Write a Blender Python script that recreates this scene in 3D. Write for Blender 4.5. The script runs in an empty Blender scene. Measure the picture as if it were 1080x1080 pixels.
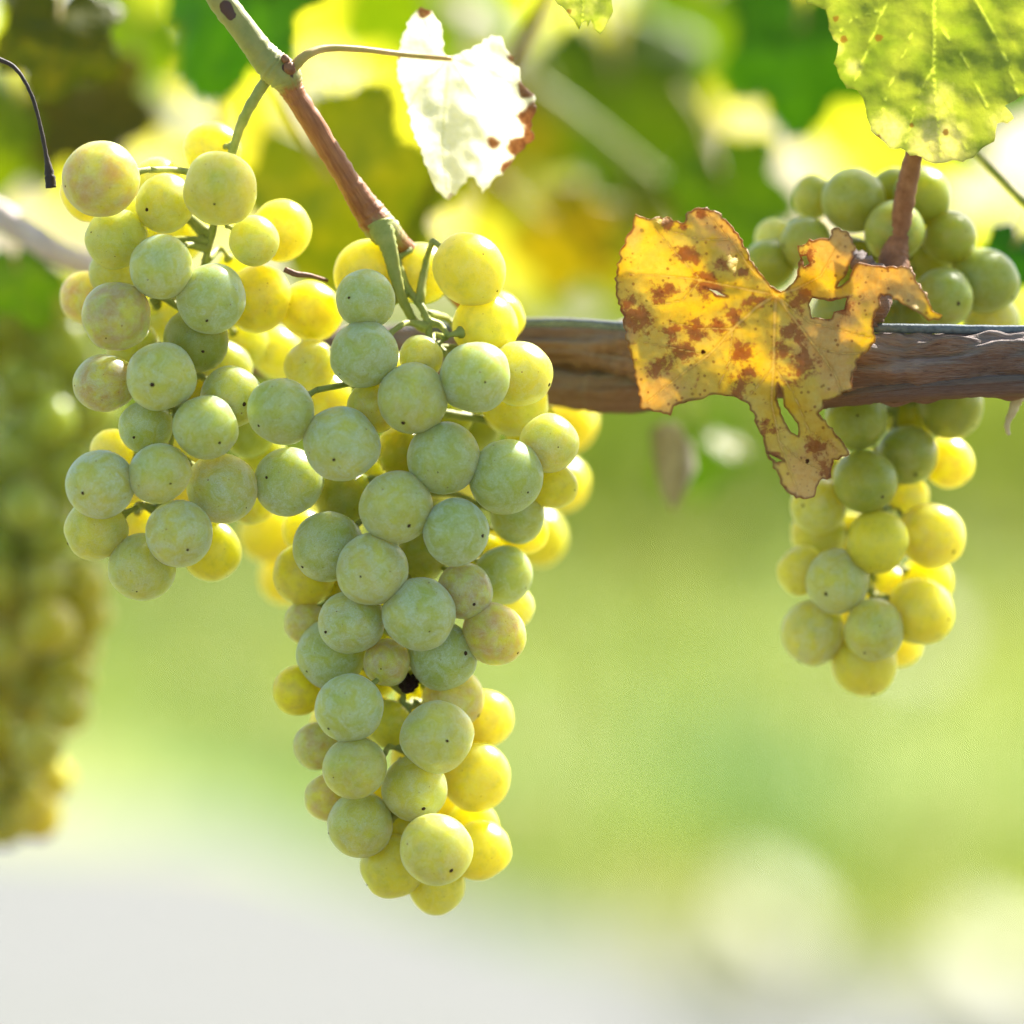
import bpy, bmesh, math, random
from mathutils import Vector, Matrix, noise
from mathutils.geometry import delaunay_2d_cdt

random.seed(7)
R = math.radians
C = bpy.context.scene.collection
sc = bpy.context.scene

# ------------------------------------------------------------------ camera
HALF = 0.1137                      # half the frame's width at one metre
PITCH = R(-3.0)
FOCUS = Vector((0, 0, 0.95))
RIGHT = Vector((1, 0, 0))
FWD = Vector((0, math.cos(PITCH), math.sin(PITCH)))
UP = RIGHT.cross(FWD)
CAM = FOCUS - FWD
cam = bpy.data.objects.new("camera", bpy.data.cameras.new("camera"))
C.objects.link(cam)
cam.location = CAM
cam.rotation_euler = (R(90) + PITCH, 0, 0)
cam.data.sensor_width = 36
cam.data.lens = 18 / HALF
cam.data.clip_start = 0.02
cam.data.clip_end = 2000
cam.data.dof.use_dof = True
cam.data.dof.focus_distance = 0.998
cam.data.dof.aperture_fstop = 4.3
sc.camera = cam

# ------------------------------------------------------------------ light
SUN_EL, SUN_AZ = R(46), R(38)      # azimuth from +Y towards +X: behind the vine, to the right
world = bpy.data.worlds.new("World"); sc.world = world
world.use_nodes = True
wn = world.node_tree
sky = wn.nodes.new("ShaderNodeTexSky"); sky.sky_type = 'NISHITA'
sky.sun_disc = False
sky.sun_elevation = SUN_EL; sky.sun_rotation = SUN_AZ
sky.air_density = 1.0; sky.dust_density = 2.0; sky.ozone_density = 1.0
bg = wn.nodes["Background"]; bg.inputs[1].default_value = 0.085
wn.links.new(sky.outputs[0], bg.inputs[0])
sun = bpy.data.objects.new("sun", bpy.data.lights.new("sun", 'SUN'))
C.objects.link(sun)
sun.data.energy = 5.0; sun.data.angle = R(0.5); sun.data.color = (1, 0.96, 0.89)
sdir = Vector((math.sin(SUN_AZ)*math.cos(SUN_EL), math.cos(SUN_AZ)*math.cos(SUN_EL), math.sin(SUN_EL)))
sun.rotation_euler = sdir.to_track_quat('Z', 'Y').to_euler()
sun.location = (2, 4, 6)
vs = sc.view_settings
vs.view_transform = 'Standard'; vs.look = 'None'; vs.gamma = 1; vs.use_curve_mapping = False
vs.exposure = 1.8
sc.render.engine = 'CYCLES'
sc.cycles.use_denoising = True
sc.cycles.max_bounces = 10
sc.cycles.diffuse_bounces = 6
sc.cycles.sample_clamp_indirect = 6

# ------------------------------------------------------------------ helpers
def at(px, py, d=0.0):
    """World point at photograph pixel (1080 scale), d metres behind the plane of focus."""
    return CAM + (1 + d) * (FWD + RIGHT * ((px-540)/540*HALF) + UP * ((540-py)/540*HALF))
def size(rpx, d=0.0):
    return rpx/540*HALF*(1+d)

def tag(o, label=None, cat=None, group=None, kind=None):
    if label: o['label'] = label
    if cat: o['category'] = cat
    if group: o['group'] = group
    if kind: o['kind'] = kind
    return o

def empty(name, loc):
    o = bpy.data.objects.new(name, None); C.objects.link(o)
    o.location = loc; o.empty_display_size = 0.01
    return o

def link(name, me, parent=None, world_mesh=True):
    """Link mesh data; when it is written in world coordinates and has a parent, cancel the parent's offset."""
    o = bpy.data.objects.new(name, me); C.objects.link(o)
    if parent is not None:
        o.parent = parent
        if world_mesh:
            off = Vector(parent.location)
            me.transform(Matrix.Translation(-off))
    return o

def mesh_of(bm, mat, smooth=True):
    me = bpy.data.meshes.new("mesh")
    bm.normal_update()
    bm.to_mesh(me); bm.free()
    if smooth:
        for p in me.polygons: p.use_smooth = True
    if mat: me.materials.append(mat)
    return me

def spline(pts, n=8):
    """Catmull-Rom through tuples of any length."""
    P = [list(p) for p in pts]
    if len(P) < 3:
        return [[P[0][k]+(P[-1][k]-P[0][k])*i/n for k in range(len(P[0]))] for i in range(n+1)]
    P = [[2*P[0][k]-P[1][k] for k in range(len(P[0]))]] + P + [[2*P[-1][k]-P[-2][k] for k in range(len(P[0]))]]
    out = []
    for i in range(1, len(P)-2):
        a, b, c, d = P[i-1:i+3]
        for j in range(n):
            t = j/n
            out.append([0.5*((2*b[k]) + (-a[k]+c[k])*t + (2*a[k]-5*b[k]+4*c[k]-d[k])*t*t + (-a[k]+3*b[k]-3*c[k]+d[k])*t**3) for k in range(len(a))])
    out.append(P[-2])
    return out

def tube(bm, pts, radii, seg=10, wob=0.0, seed=0, groove=0.0):
    """Tube through world points; rings carry radius noise; closed ends."""
    rings = []
    n = len(pts)
    u = None
    for i, p in enumerate(pts):
        t = (pts[min(i+1, n-1)] - pts[max(i-1, 0)]).normalized()
        if u is None:
            u = t.orthogonal().normalized()
        u = (u - t*u.dot(t)).normalized()
        v = t.cross(u)
        ring = []
        for k in range(seg):
            a = 2*math.pi*k/seg
            r = radii[i]
            if wob:
                r *= 1 + wob*noise.noise(p*(0.35/max(radii[i], 1e-4)) + Vector((math.cos(a)*.8, math.sin(a)*.8, seed)))
            if groove:
                r *= 1 + groove*noise.noise(Vector((a*2.3+seed+i*.012, i*0.05, seed))) + groove*.6*noise.noise(Vector((math.cos(a)*5, math.sin(a)*5, i*0.035+seed)))
            ring.append(bm.verts.new(p + (u*math.cos(a) + v*math.sin(a))*r))
        rings.append(ring)
    for i in range(n-1):
        for k in range(seg):
            bm.faces.new((rings[i][k], rings[i][(k+1) % seg], rings[i+1][(k+1) % seg], rings[i+1][k]))
    bm.faces.new(list(reversed(rings[0]))); bm.faces.new(rings[-1])

def px_tube(bm, pts, seg=10, n=8, wob=0.0, seed=0, groove=0.0):
    """pts: (px, py, depth, radius_px)"""
    S = spline(pts, n)
    tube(bm, [at(p[0], p[1], p[2]) for p in S], [size(max(p[3], .3), p[2]) for p in S], seg, wob, seed, groove)

def thicken(o, t):
    m = o.modifiers.new("thickness", 'SOLIDIFY'); m.thickness = t; m.offset = 0

# ------------------------------------------------------------------ materials
class N:
    def __init__(s, name):
        s.m = bpy.data.materials.new(name); s.m.use_nodes = True
        s.t = s.m.node_tree; s.t.nodes.clear()
        s.out = s.t.nodes.new("ShaderNodeOutputMaterial")
    def set(s, node, key, val):
        inp = node.inputs[key]
        if isinstance(val, bpy.types.NodeSocket): s.t.links.new(val, inp)
        elif isinstance(val, tuple) and len(val) == 3 and inp.type == 'RGBA': inp.default_value = (*val, 1)
        else: inp.default_value = val
    def node(s, typ, **kw):
        n = s.t.nodes.new(typ)
        for k, v in kw.items():
            if k.startswith('_'): setattr(n, k[1:], v)
        for k, v in kw.items():
            if not k.startswith('_'): s.set(n, k, v)
        return n
    def noise(s, vec, scale, detail=3, rough=.55, dist=0.0, out=0):
        n = s.node("ShaderNodeTexNoise", Vector=vec, Scale=scale, Detail=detail, Roughness=rough, Distortion=dist)
        return n.outputs[out]
    def ramp(s, fac, a, b):
        n = s.node("ShaderNodeMapRange", Value=fac)
        n.inputs[1].default_value = a; n.inputs[2].default_value = b; n.clamp = True
        return n.outputs[0]
    def math(s, op, a, b=0.0, clamp=False):
        n = s.t.nodes.new("ShaderNodeMath"); n.operation = op; n.use_clamp = clamp
        s.set(n, 0, a); s.set(n, 1, b)
        return n.outputs[0]
    def mix(s, f, a, b):
        n = s.t.nodes.new("ShaderNodeMix"); n.data_type = 'RGBA'
        s.set(n, 0, f); s.set(n, 6, a); s.set(n, 7, b)
        return n.outputs[2]
    def mul(s, a, b):
        n = s.t.nodes.new("ShaderNodeMix"); n.data_type = 'RGBA'; n.blend_type = 'MULTIPLY'
        n.inputs[0].default_value = 1; s.set(n, 6, a); s.set(n, 7, b)
        return n.outputs[2]
    def attr(s, name, out=2):
        n = s.t.nodes.new("ShaderNodeAttribute"); n.attribute_name = name
        return n.outputs[out]
    def bump(s, h, strength=.3, dist=.001):
        n = s.node("ShaderNodeBump", Strength=strength, Distance=dist, Height=h)
        return n.outputs[0]
    def done(s, shader):
        s.t.links.new(shader, s.out.inputs[0]); return s.m

def berry_material():
    """Object colour: red = ripeness (amber), green = bloom, blue = brown blush, alpha = darkening, mostly painted shade."""
    n = N("grape_skin")
    tc = n.node("ShaderNodeTexCoord"); oi = n.node("ShaderNodeObjectInfo")
    sep = n.node("ShaderNodeSeparateColor", Color=oi.outputs["Color"])
    rip, blo, blu = sep.outputs
    off = n.math('MULTIPLY', oi.outputs["Random"], 60.0)
    vec = n.node("ShaderNodeVectorMath", _operation='ADD'); n.set(vec, 0, tc.outputs["Object"]); n.set(vec, 1, off)
    v = vec.outputs[0]
    n1 = n.noise(v, 1.1, 2); n2 = n.noise(v, 1.9, 4, .6); n3 = n.noise(v, 2.1, 6, .66, .9); fine = n.noise(v, 14, 4, .7)
    yf = n.math('ADD', rip, n.math('MULTIPLY', n.math('SUBTRACT', n1, .5), .9), True)
    flesh = n.mix(yf, (.34, .42, .05), (.68, .60, .03))
    flesh = n.mix(n.math('MULTIPLY', n.ramp(n.noise(v, 2.6, 5, .65), .5, .72), .35), flesh, (.24, .31, .05))
    al = n.node("ShaderNodeCombineColor"); [n.set(al, i, oi.outputs["Alpha"]) for i in range(3)]  # alpha darkens the flesh, mostly to stand in for shade
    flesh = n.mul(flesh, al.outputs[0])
    bl = n.math('MULTIPLY', blu, n.ramp(n2, .38, .66), True)
    flesh = n.mix(n.math('MULTIPLY', bl, .8), flesh, (.38, .25, .10))
    rus = n.math('MULTIPLY', n.ramp(n.noise(v, 5.5, 8, .75, 1.2), .60, .68), n.ramp(n1, .45, .6))
    flesh = n.mix(n.math('MULTIPLY', rus, .55), flesh, (.33, .20, .07))
    # lenticels and small scars
    vo = n.node("ShaderNodeTexVoronoi", Vector=v, Scale=5.5)
    r1 = n.node("ShaderNodeSeparateColor", Color=vo.outputs["Color"])
    spot = n.math('MULTIPLY', n.ramp(vo.outputs["Distance"], .13, .07), n.ramp(r1.outputs[0], .62, .66))
    vo2 = n.node("ShaderNodeTexVoronoi", Vector=v, Scale=14)
    r2 = n.node("ShaderNodeSeparateColor", Color=vo2.outputs["Color"])
    spot2 = n.math('MULTIPLY', n.ramp(vo2.outputs["Distance"], .16, .08), n.ramp(r2.outputs[1], .7, .72))
    vo3 = n.node("ShaderNodeTexVoronoi", Vector=v, Scale=2.3)
    r3 = n.node("ShaderNodeSeparateColor", Color=vo3.outputs["Color"])
    mark = n.math('MULTIPLY', n.ramp(n.math('ADD', vo3.outputs["Distance"], n.math('MULTIPLY', fine, .07)), .105, .075), n.ramp(r3.outputs[2], .6, .62))
    spots = n.math('ADD', mark, n.math('ADD', n.math('MULTIPLY', spot, .7), n.math('MULTIPLY', spot2, .4), True), True)
    flesh = n.mix(spots, flesh, (.16, .09, .03))
    pr = n.node("ShaderNodeBsdfPrincipled")
    n.set(pr, "Base Color", flesh)
    pr.inputs["Roughness"].default_value = .30
    pr.inputs["Subsurface Weight"].default_value = 1.0
    pr.inputs["Subsurface Radius"].default_value = (1.0, .85, .22)
    pr.inputs["Subsurface Scale"].default_value = .030
    pr.inputs["Specular IOR Level"].default_value = .35
    n.set(pr, "Normal", n.bump(fine, .08, .02))
    # waxy bloom: a thin pale film rubbed off in patches and scratches, denser at grazing view
    lw = n.node("ShaderNodeLayerWeight"); lw.inputs[0].default_value = .35
    mp = n.node("ShaderNodeMapping", Vector=v); mp.inputs["Scale"].default_value = (9, 9, 1.3); mp.inputs["Rotation"].default_value = (.5, .9, 0)
    scr = n.noise(mp.outputs[0], 1.0, 5, .7, .8)
    grain = n.noise(v, 26, 3, .75)
    patch = n.ramp(n3, .40, .58)
    f = n.math('MULTIPLY', patch, n.math('ADD', n.math('MULTIPLY', n.ramp(grain, .35, .65), .5), .4))
    f = n.math('MULTIPLY', f, n.math('ADD', n.math('MULTIPLY', n.ramp(scr, .36, .5), .6), .4))
    f = n.math('ADD', n.math('MULTIPLY', f, .46), n.math('MULTIPLY', n.math('POWER', lw.outputs["Facing"], 2.0), .28))
    f = n.math('ADD', f, n.math('MULTIPLY', n.ramp(grain, .35, .7), .20))
    f = n.math('MULTIPLY', n.math('MULTIPLY', f, .82), blo, True)
    f = n.math('MULTIPLY', f, n.math('SUBTRACT', 1.0, n.math('MULTIPLY', spots, .8)))
    df = n.node("ShaderNodeBsdfDiffuse", Color=(.60, .71, .69)); df.inputs["Roughness"].default_value = .6
    ms = n.node("ShaderNodeMixShader"); n.set(ms, 0, f)
    n.t.links.new(pr.outputs[0], ms.inputs[1]); n.t.links.new(df.outputs[0], ms.inputs[2])
    return n.done(ms.outputs[0])

def simple_mat(name, c1, c2, scale, rough=.6, bump=.3, bdist=.0005, sss=0.0, stretch=None, spec=.3):
    n = N(name)
    tc = n.node("ShaderNodeTexCoord")
    v = tc.outputs["Object"]
    if stretch:
        mp = n.node("ShaderNodeMapping", Vector=v); mp.inputs["Scale"].default_value = stretch; v = mp.outputs[0]
    a = n.noise(v, scale, 5, .65)
    col = n.mix(n.ramp(a, .3, .7), c1, c2)
    pr = n.node("ShaderNodeBsdfPrincipled"); n.set(pr, "Base Color", col)
    pr.inputs["Roughness"].default_value = rough
    pr.inputs["Specular IOR Level"].default_value = spec
    if sss:
        pr.inputs["Subsurface Weight"].default_value = sss
        pr.inputs["Subsurface Radius"].default_value = (1, .8, .3)
        pr.inputs["Subsurface Scale"].default_value = .002
    n.set(pr, "Normal", n.bump(n.noise(v, scale*2.5, 4), bump, bdist))
    return n.done(pr.outputs[0])

def leaf_shader(n, col, tcol, trans=.5, rough=.5, height=None, bd=.0006, spec=.3):
    pr = n.node("ShaderNodeBsdfPrincipled"); n.set(pr, "Base Color", col)
    pr.inputs["Roughness"].default_value = rough; pr.inputs["Specular IOR Level"].default_value = spec
    tr = n.node("ShaderNodeBsdfTranslucent"); n.set(tr, "Color", tcol)
    if height is not None:
        b = n.bump(height, .5, bd); n.set(pr, "Normal", b); n.set(tr, "Normal", b)
    ms = n.node("ShaderNodeMixShader"); ms.inputs[0].default_value = trans
    n.t.links.new(pr.outputs[0], ms.inputs[1]); n.t.links.new(tr.outputs[0], ms.inputs[2])
    return n.done(ms.outputs[0])

def green_leaf_material():
    """Object colour tints the leaf; veins are paler."""
    n = N("vine_leaf_green")
    oi = n.node("ShaderNodeObjectInfo"); tc = n.node("ShaderNodeTexCoord")
    base = oi.outputs["Color"]
    v = tc.outputs["Object"]
    a = n.noise(v, 3.0, 4)
    col = n.mix(n.ramp(a, .3, .7), n.mul(base, (.75, .85, .8)), n.mul(base, (1.2, 1.1, 1.0)))
    vein = n.attr("vein")
    col = n.mix(n.math('MULTIPLY', vein, .45), col, n.mul(base, (1.9, 1.5, 1.6)))
    tcol = n.mul(col, (2.6, 2.5, .8))
    return leaf_shader(n, col, tcol, .5, .45, vein, .0005)

def dead_leaf_material():
    n = N("withered_leaf")
    flat = n.attr("flat", 1); vein = n.attr("vein"); edge = n.attr("edge"); brown = n.attr("brown"); tan = n.attr("tan")
    big = n.noise(flat, .022, 3, .55, .4); mid = n.noise(flat, .065, 5, .62, .8); fine = n.noise(flat, .22, 4, .6)
    col = n.mix(n.ramp(big, .35, .65), (.82, .62, .06), (.80, .65, .20))
    col = n.mix(n.math('MULTIPLY', n.ramp(fine, .35, .75), .35), col, (.72, .45, .05))
    # tan dry zones: towards the margin and where the tissue died first
    t = n.math('ADD', tan, n.math('MULTIPLY', n.math('SUBTRACT', mid, .5), 1.1))
    t = n.ramp(t, .35, .75)
    col = n.mix(n.math('MULTIPLY', t, .85), col, n.mix(n.ramp(fine, .3, .7), (.74, .47, .17), (.80, .60, .28)))
    # rust-brown blotches with ragged borders
    b = n.math('ADD', n.math('ADD', n.math('MULTIPLY', brown, .62), n.math('MULTIPLY', n.math('SUBTRACT', mid, .5), 1.5)), n.math('MULTIPLY', n.math('SUBTRACT', fine, .5), .9))
    b = n.ramp(b, .25, .48)
    col = n.mix(n.math('MULTIPLY', b, .9), col, n.mix(n.ramp(fine, .3, .7), (.40, .15, .035), (.52, .23, .09)))
    # small dark specks
    vo = n.node("ShaderNodeTexVoronoi", Vector=flat, Scale=.13)
    r1 = n.node("ShaderNodeSeparateColor", Color=vo.outputs["Color"])
    sp = n.math('MULTIPLY', n.ramp(vo.outputs["Distance"], .26, .16), n.ramp(r1.outputs[0], .50, .53))
    col = n.mix(n.math('MULTIPLY', sp, .6), col, (.30, .10, .03))
    vo = n.node("ShaderNodeTexVoronoi", Vector=flat, Scale=.035)
    r1 = n.node("ShaderNodeSeparateColor", Color=vo.outputs["Color"])
    sp = n.math('MULTIPLY', n.ramp(n.math('ADD', vo.outputs["Distance"], n.math('MULTIPLY', fine, .1)), .16, .12), n.ramp(r1.outputs[0], .70, .72))
    col = n.mix(sp, col, (.09, .03, .015))
    # dark burnt rim
    col = n.mix(n.math('MULTIPLY', n.ramp(n.math('ADD', edge, n.math('MULTIPLY', n.math('SUBTRACT', mid, .5), .5)), .62, .90), .8), col, (.30, .12, .05))
    col = n.mix(n.math('MULTIPLY', n.ramp(vein, .0, .5), .28), col, (.42, .20, .04))
    col = n.mix(n.math('MULTIPLY', n.ramp(vein, .35, .8), .9), col, (.86, .66, .24))
    h = n.math('ADD', n.math('MULTIPLY', vein, -1.0), n.math('MULTIPLY', fine, .8))
    tcol = n.mul(col, (1.0, 1.02, .8))
    return leaf_shader(n, col, tcol, .48, .55, h, .0008)

def pale_leaf_material():
    n = N("bleached_leaf")
    flat = n.attr("flat", 1); edge = n.attr("edge"); brown = n.attr("brown"); vein = n.attr("vein")
    mid = n.noise(flat, .06, 5, .6, .5); fine = n.noise(flat, .2, 4)
    col = n.mix(n.ramp(fine, .3, .7), (.88, .86, .66), (.93, .91, .80))
    b = n.ramp(n.math('ADD', brown, n.math('MULTIPLY', n.math('SUBTRACT', mid, .5), 1.0)), .4, .6)
    col = n.mix(b, col, n.mix(n.ramp(fine, .35, .65), (.26, .14, .07), (.42, .26, .13)))
    col = n.mix(n.math('MULTIPLY', vein, .4), col, (.7, .7, .3))
    return leaf_shader(n, col, col, .78, .6, n.math('ADD', fine, vein), .0006)

def mottled_leaf_material():
    n = N("fading_green_leaf")
    flat = n.attr("flat", 1); vein = n.attr("vein"); edge = n.attr("edge"); tan = n.attr("tan"); brown = n.attr("brown")
    big = n.noise(flat, .02, 4, .6, .5); mid = n.noise(flat, .06, 5, .6); fine = n.noise(flat, .22, 4)
    col = n.mix(n.ramp(big, .35, .65), (.24, .29, .075), (.34, .37, .12))
    t = n.ramp(n.math('ADD', tan, n.math('MULTIPLY', n.math('SUBTRACT', mid, .5), .9)), .35, .8)
    col = n.mix(n.math('MULTIPLY', t, .85), col, n.mix(n.ramp(fine, .3, .7), (.50, .50, .27), (.56, .53, .42)))
    b = n.ramp(n.math('ADD', brown, n.math('MULTIPLY', n.math('SUBTRACT', mid, .5), .7)), .45, .6)
    col = n.mix(n.math('MULTIPLY', b, .8), col, (.26, .16, .05))
    col = n.mix(n.math('MULTIPLY', n.ramp(vein, .25, .8), .75), col, (.58, .62, .24))
    tcol = n.mul(col, (2.1, 2.0, 1.3))
    return leaf_shader(n, col, tcol, .6, .55, n.math('ADD', vein, fine), .0006)

def bark_material():
    n = N("old_vine_bark")
    along = n.attr("bark", 1)
    mp = n.node("ShaderNodeMapping", Vector=along); mp.inputs["Scale"].default_value = (.012, 1.6, 1.6)
    f1 = n.noise(mp.outputs[0], 1.4, 6, .65, .4)
    mp2 = n.node("ShaderNodeMapping", Vector=along); mp2.inputs["Scale"].default_value = (.09, 5.5, 5.5)
    f2 = n.noise(mp2.outputs[0], 1.5, 5, .6, .2)
    gr = n.noise(along, .06, 5, .7)
    col = n.mix(n.ramp(f1, .3, .7), (.34, .165, .11), (.62, .38, .27))
    col = n.mix(n.math('MULTIPLY', n.ramp(f2, .5, .75), .7), col, (.52, .43, .38))
    col = n.mix(n.math('MULTIPLY', n.ramp(f1, .62, .8), .55), col, (.36, .17, .07))
    col = n.mix(n.math('MULTIPLY', n.ramp(f2, .42, .30), .85), col, (.09, .05, .04))
    col = n.mix(n.math('MULTIPLY', n.ramp(gr, .55, .75), .25), col, (.30, .28, .26))
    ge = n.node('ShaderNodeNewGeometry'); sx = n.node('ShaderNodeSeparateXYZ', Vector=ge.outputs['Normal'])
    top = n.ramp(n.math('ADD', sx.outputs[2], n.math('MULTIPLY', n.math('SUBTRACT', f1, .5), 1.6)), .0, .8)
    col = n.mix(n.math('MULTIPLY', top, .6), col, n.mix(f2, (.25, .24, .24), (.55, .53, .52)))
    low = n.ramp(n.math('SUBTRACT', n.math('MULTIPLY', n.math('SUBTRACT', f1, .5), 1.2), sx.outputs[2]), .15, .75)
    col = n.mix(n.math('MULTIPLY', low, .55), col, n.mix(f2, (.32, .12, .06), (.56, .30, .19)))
    pr = n.node("ShaderNodeBsdfPrincipled"); n.set(pr, "Base Color", col)
    pr.inputs["Roughness"].default_value = .75; pr.inputs["Specular IOR Level"].default_value = .25
    h = n.math('ADD', f1, n.math('MULTIPLY', f2, 1.0))
    n.set(pr, "Normal", n.bump(h, 1.0, .003))
    return n.done(pr.outputs[0])

def shoot_material():
    n = N("shoot_rind")
    tc = n.node("ShaderNodeTexCoord"); red = n.attr("red")
    v = tc.outputs["Object"]
    a = n.noise(v, 160, 5, .6); 
    st = n.noise(n.attr("bark", 1), 1.0, 5, .65)
    green = n.mix(n.ramp(a, .35, .7), (.26, .27, .06), (.40, .36, .11))
    rust = n.mix(n.ramp(st, .35, .7), (.27, .085, .022), (.44, .17, .05))
    dark = n.attr("dark")
    f = n.ramp(n.math('ADD', red, n.math('MULTIPLY', n.math('SUBTRACT', n.noise(n.attr('bark', 1), .8, 5, .7), .5), 1.0)), .3, .7)
    col = n.mix(f, green, rust)
    col = n.mix(n.ramp(n.math('ADD', dark, n.math('MULTIPLY', n.math('SUBTRACT', a, .5), .8)), .45, .6), col, (.09, .035, .02))
    pr = n.node("ShaderNodeBsdfPrincipled"); n.set(pr, "Base Color", col)
    pr.inputs["Roughness"].default_value = .5
    pr.inputs["Subsurface Weight"].default_value = .25; pr.inputs["Subsurface Scale"].default_value = .0015
    n.set(pr, "Normal", n.bump(st, .35, .0004))
    return n.done(pr.outputs[0])

M_berry = berry_material()
M_stem = simple_mat("bunch_stem", (.24, .29, .055), (.40, .40, .12), 260, .55, .3, .0004, .3)
M_scar = simple_mat("blossom_scar", (.02, .012, .008), (.09, .05, .025), 900, .8)
M_raisin = simple_mat("raisin", (.015, .008, .008), (.06, .02, .02), 700, .5, .8, .001)
M_leaf = green_leaf_material()
M_dead = dead_leaf_material()
M_pale = pale_leaf_material()
M_mottle = mottled_leaf_material()
M_bark = bark_material()
M_shoot = shoot_material()
M_wire = simple_mat("weathered_wire", (.05, .07, .09), (.15, .19, .22), 700, .55, .4, .0003, 0, None, .5)
M_brown = simple_mat("brown_cane", (.16, .06, .025), (.33, .16, .08), 300, .6, .4, .0005)
M_sunlitlimb = simple_mat("sunlit_limb", (.55, .42, .36), (.70, .58, .52), 200, .6, .4, .0005)  # sunlight on the limb put into a pale colour
M_petiole = simple_mat("petiole_skin", (.38, .34, .08), (.50, .34, .14), 250, .5, .2, .0003, .4)
M_tendril = simple_mat("dry_tendril", (.025, .018, .02), (.08, .055, .04), 400, .6)
M_straw = simple_mat("straw_tendril", (.55, .45, .25), (.68, .60, .42), 400, .6)

# ------------------------------------------------------------------ ground
def ground_material():
    n = N("grass_ground")
    tc = n.node("ShaderNodeTexCoord"); v = tc.outputs["Object"]
    mp = n.node('ShaderNodeMapping', Vector=v); mp.inputs['Scale'].default_value = (1.6, .45, 1)
    a = n.noise(mp.outputs[0], .9, 3, .6); b = n.noise(mp.outputs[0], 2.1, 4, .6); c = n.noise(v, 9, 4)
    col = n.mix(n.ramp(a, .42, .58), (.05, .13, .04), (.26, .32, .075))
    col = n.mix(n.math('MULTIPLY', n.ramp(b, .50, .62), .8), col, (.34, .29, .13))
    col = n.mix(n.math('MULTIPLY', n.ramp(b, .45, .3), .7), col, (.05, .15, .06))
    col = n.mix(n.math('MULTIPLY', n.ramp(c, .5, .8), .4), col, (.06, .07, .02))
    pr = n.node("ShaderNodeBsdfPrincipled"); n.set(pr, "Base Color", col); pr.inputs["Roughness"].default_value = .9
    pr.inputs["Specular IOR Level"].default_value = .1
    n.set(pr, "Normal", n.bump(c, .6, .03))
    return n.done(pr.outputs[0])
def path_material():
    n = N("limestone_gravel")
    tc = n.node("ShaderNodeTexCoord"); v = tc.outputs["Object"]
    a = n.noise(v, .8, 4); c = n.noise(v, 30, 5, .7)
    col = n.mix(n.ramp(c, .3, .7), (.125, .128, .118), (.19, .192, .178))
    col = n.mix(n.math('MULTIPLY', n.ramp(a, .52, .7), .5), col, (.125, .14, .09))
    pr = n.node("ShaderNodeBsdfPrincipled"); n.set(pr, "Base Color", col); pr.inputs["Roughness"].default_value = .9
    pr.inputs["Specular IOR Level"].default_value = .1
    n.set(pr, "Normal", n.bump(c, .6, .02))
    return n.done(pr.outputs[0])

bm = bmesh.new()
S = 900
rows = [(-S, 0), (S, 0)]
gx = [-S, -60, -20, -8, 0, 8, 20, 60, S]
gy = [-S, -40, -6, 0, 6, 12, 20, 45, S]
vv = [[bm.verts.new((x, y, 0)) for x in gx] for y in gy]
for i in range(len(gy)-1):
    for j in range(len(gx)-1):
        bm.faces.new((vv[i][j], vv[i][j+1], vv[i+1][j+1], vv[i+1][j]))
tag(link("ground", mesh_of(bm, ground_material(), False)), kind='structure')
bm = bmesh.new()
near = [(-14, 3.4), (-4, 3.5), (0, 3.3), (4, 3.4), (14, 3.2)]
far = [(-14, 7.6), (-4, 7.5), (-1.2, 7.35), (-.5, 7.0), (0, 5.9), (.35, 5.55), (.8, 5.4), (4, 5.3), (14, 5.2)]
pv = [bm.verts.new((x, y, .004)) for x, y in near] + [bm.verts.new((x, y, .004)) for x, y in reversed(far)]
bm.faces.new(pv)
tag(link("path", mesh_of(bm, path_material(), False)), kind='structure')

bm = bmesh.new()  # unseen dark strip added to cut light bounced onto the grapes
bm.faces.new([bm.verts.new(p) for p in ((-40, -3.6, .004), (40, -3.6, .004), (40, .75, .004), (-40, .75, .004))])
tag(link("added_soil", mesh_of(bm, simple_mat("darkened_soil", (.055, .045, .038), (.11, .092, .078), 6, .9, .8, .03), False)), kind='structure')

# grass tufts on the verge: uncountable
def grass_mat():
    n = N("grass_blades")
    r = n.attr("tint", 0)
    return leaf_shader(n, r, n.mul(r, (1.9, 1.9, .9)), .5, .9, None, 0, .2)
bm = bmesh.new()
tl = bm.loops.layers.float_color.new("tint")
rg = random.Random(3)
for i in range(16000):
    y = 5.2 + 26*rg.random()**1.6
    x = rg.uniform(-.16, .16)*(y+1.5)
    if y < 7.9 and x < -.5 + (7.3-y)*.35: continue
    if y < 5.9 and rg.random() < .7: continue
    k = noise.noise(Vector((x*.7, y*.45, 3)))
    h = rg.uniform(.05, .16)*(1+.8*k); w = rg.uniform(.002, .006)*(1+y/14)
    a = rg.uniform(0, 6.28); lean = rg.uniform(.1, .6)*h
    d = Vector((math.cos(a), math.sin(a), 0)); s = Vector((-d.y, d.x, 0))*w
    p = Vector((x, y, 0))
    q = [bm.verts.new(p-s), bm.verts.new(p+s), bm.verts.new(p+d*lean*.4+s*.7+Vector((0, 0, h*.6))), bm.verts.new(p+d*lean*.4-s*.7+Vector((0, 0, h*.6))), bm.verts.new(p+d*lean+Vector((0, 0, h)))]
    f1 = bm.faces.new(q[:4]); f2 = bm.faces.new((q[3], q[2], q[4]))
    g = .5+.5*k+rg.uniform(-.2, .2)
    g = max(0, min(1, g)); c = (.035+.17*g, .095+.10*g, .025+.02*g, 1)
    for f in (f1, f2):
        for l in f.loops: l[tl] = c
hv = ((CAM-Vector((0, 9, 0))).normalized()+sdir).normalized()
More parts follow.
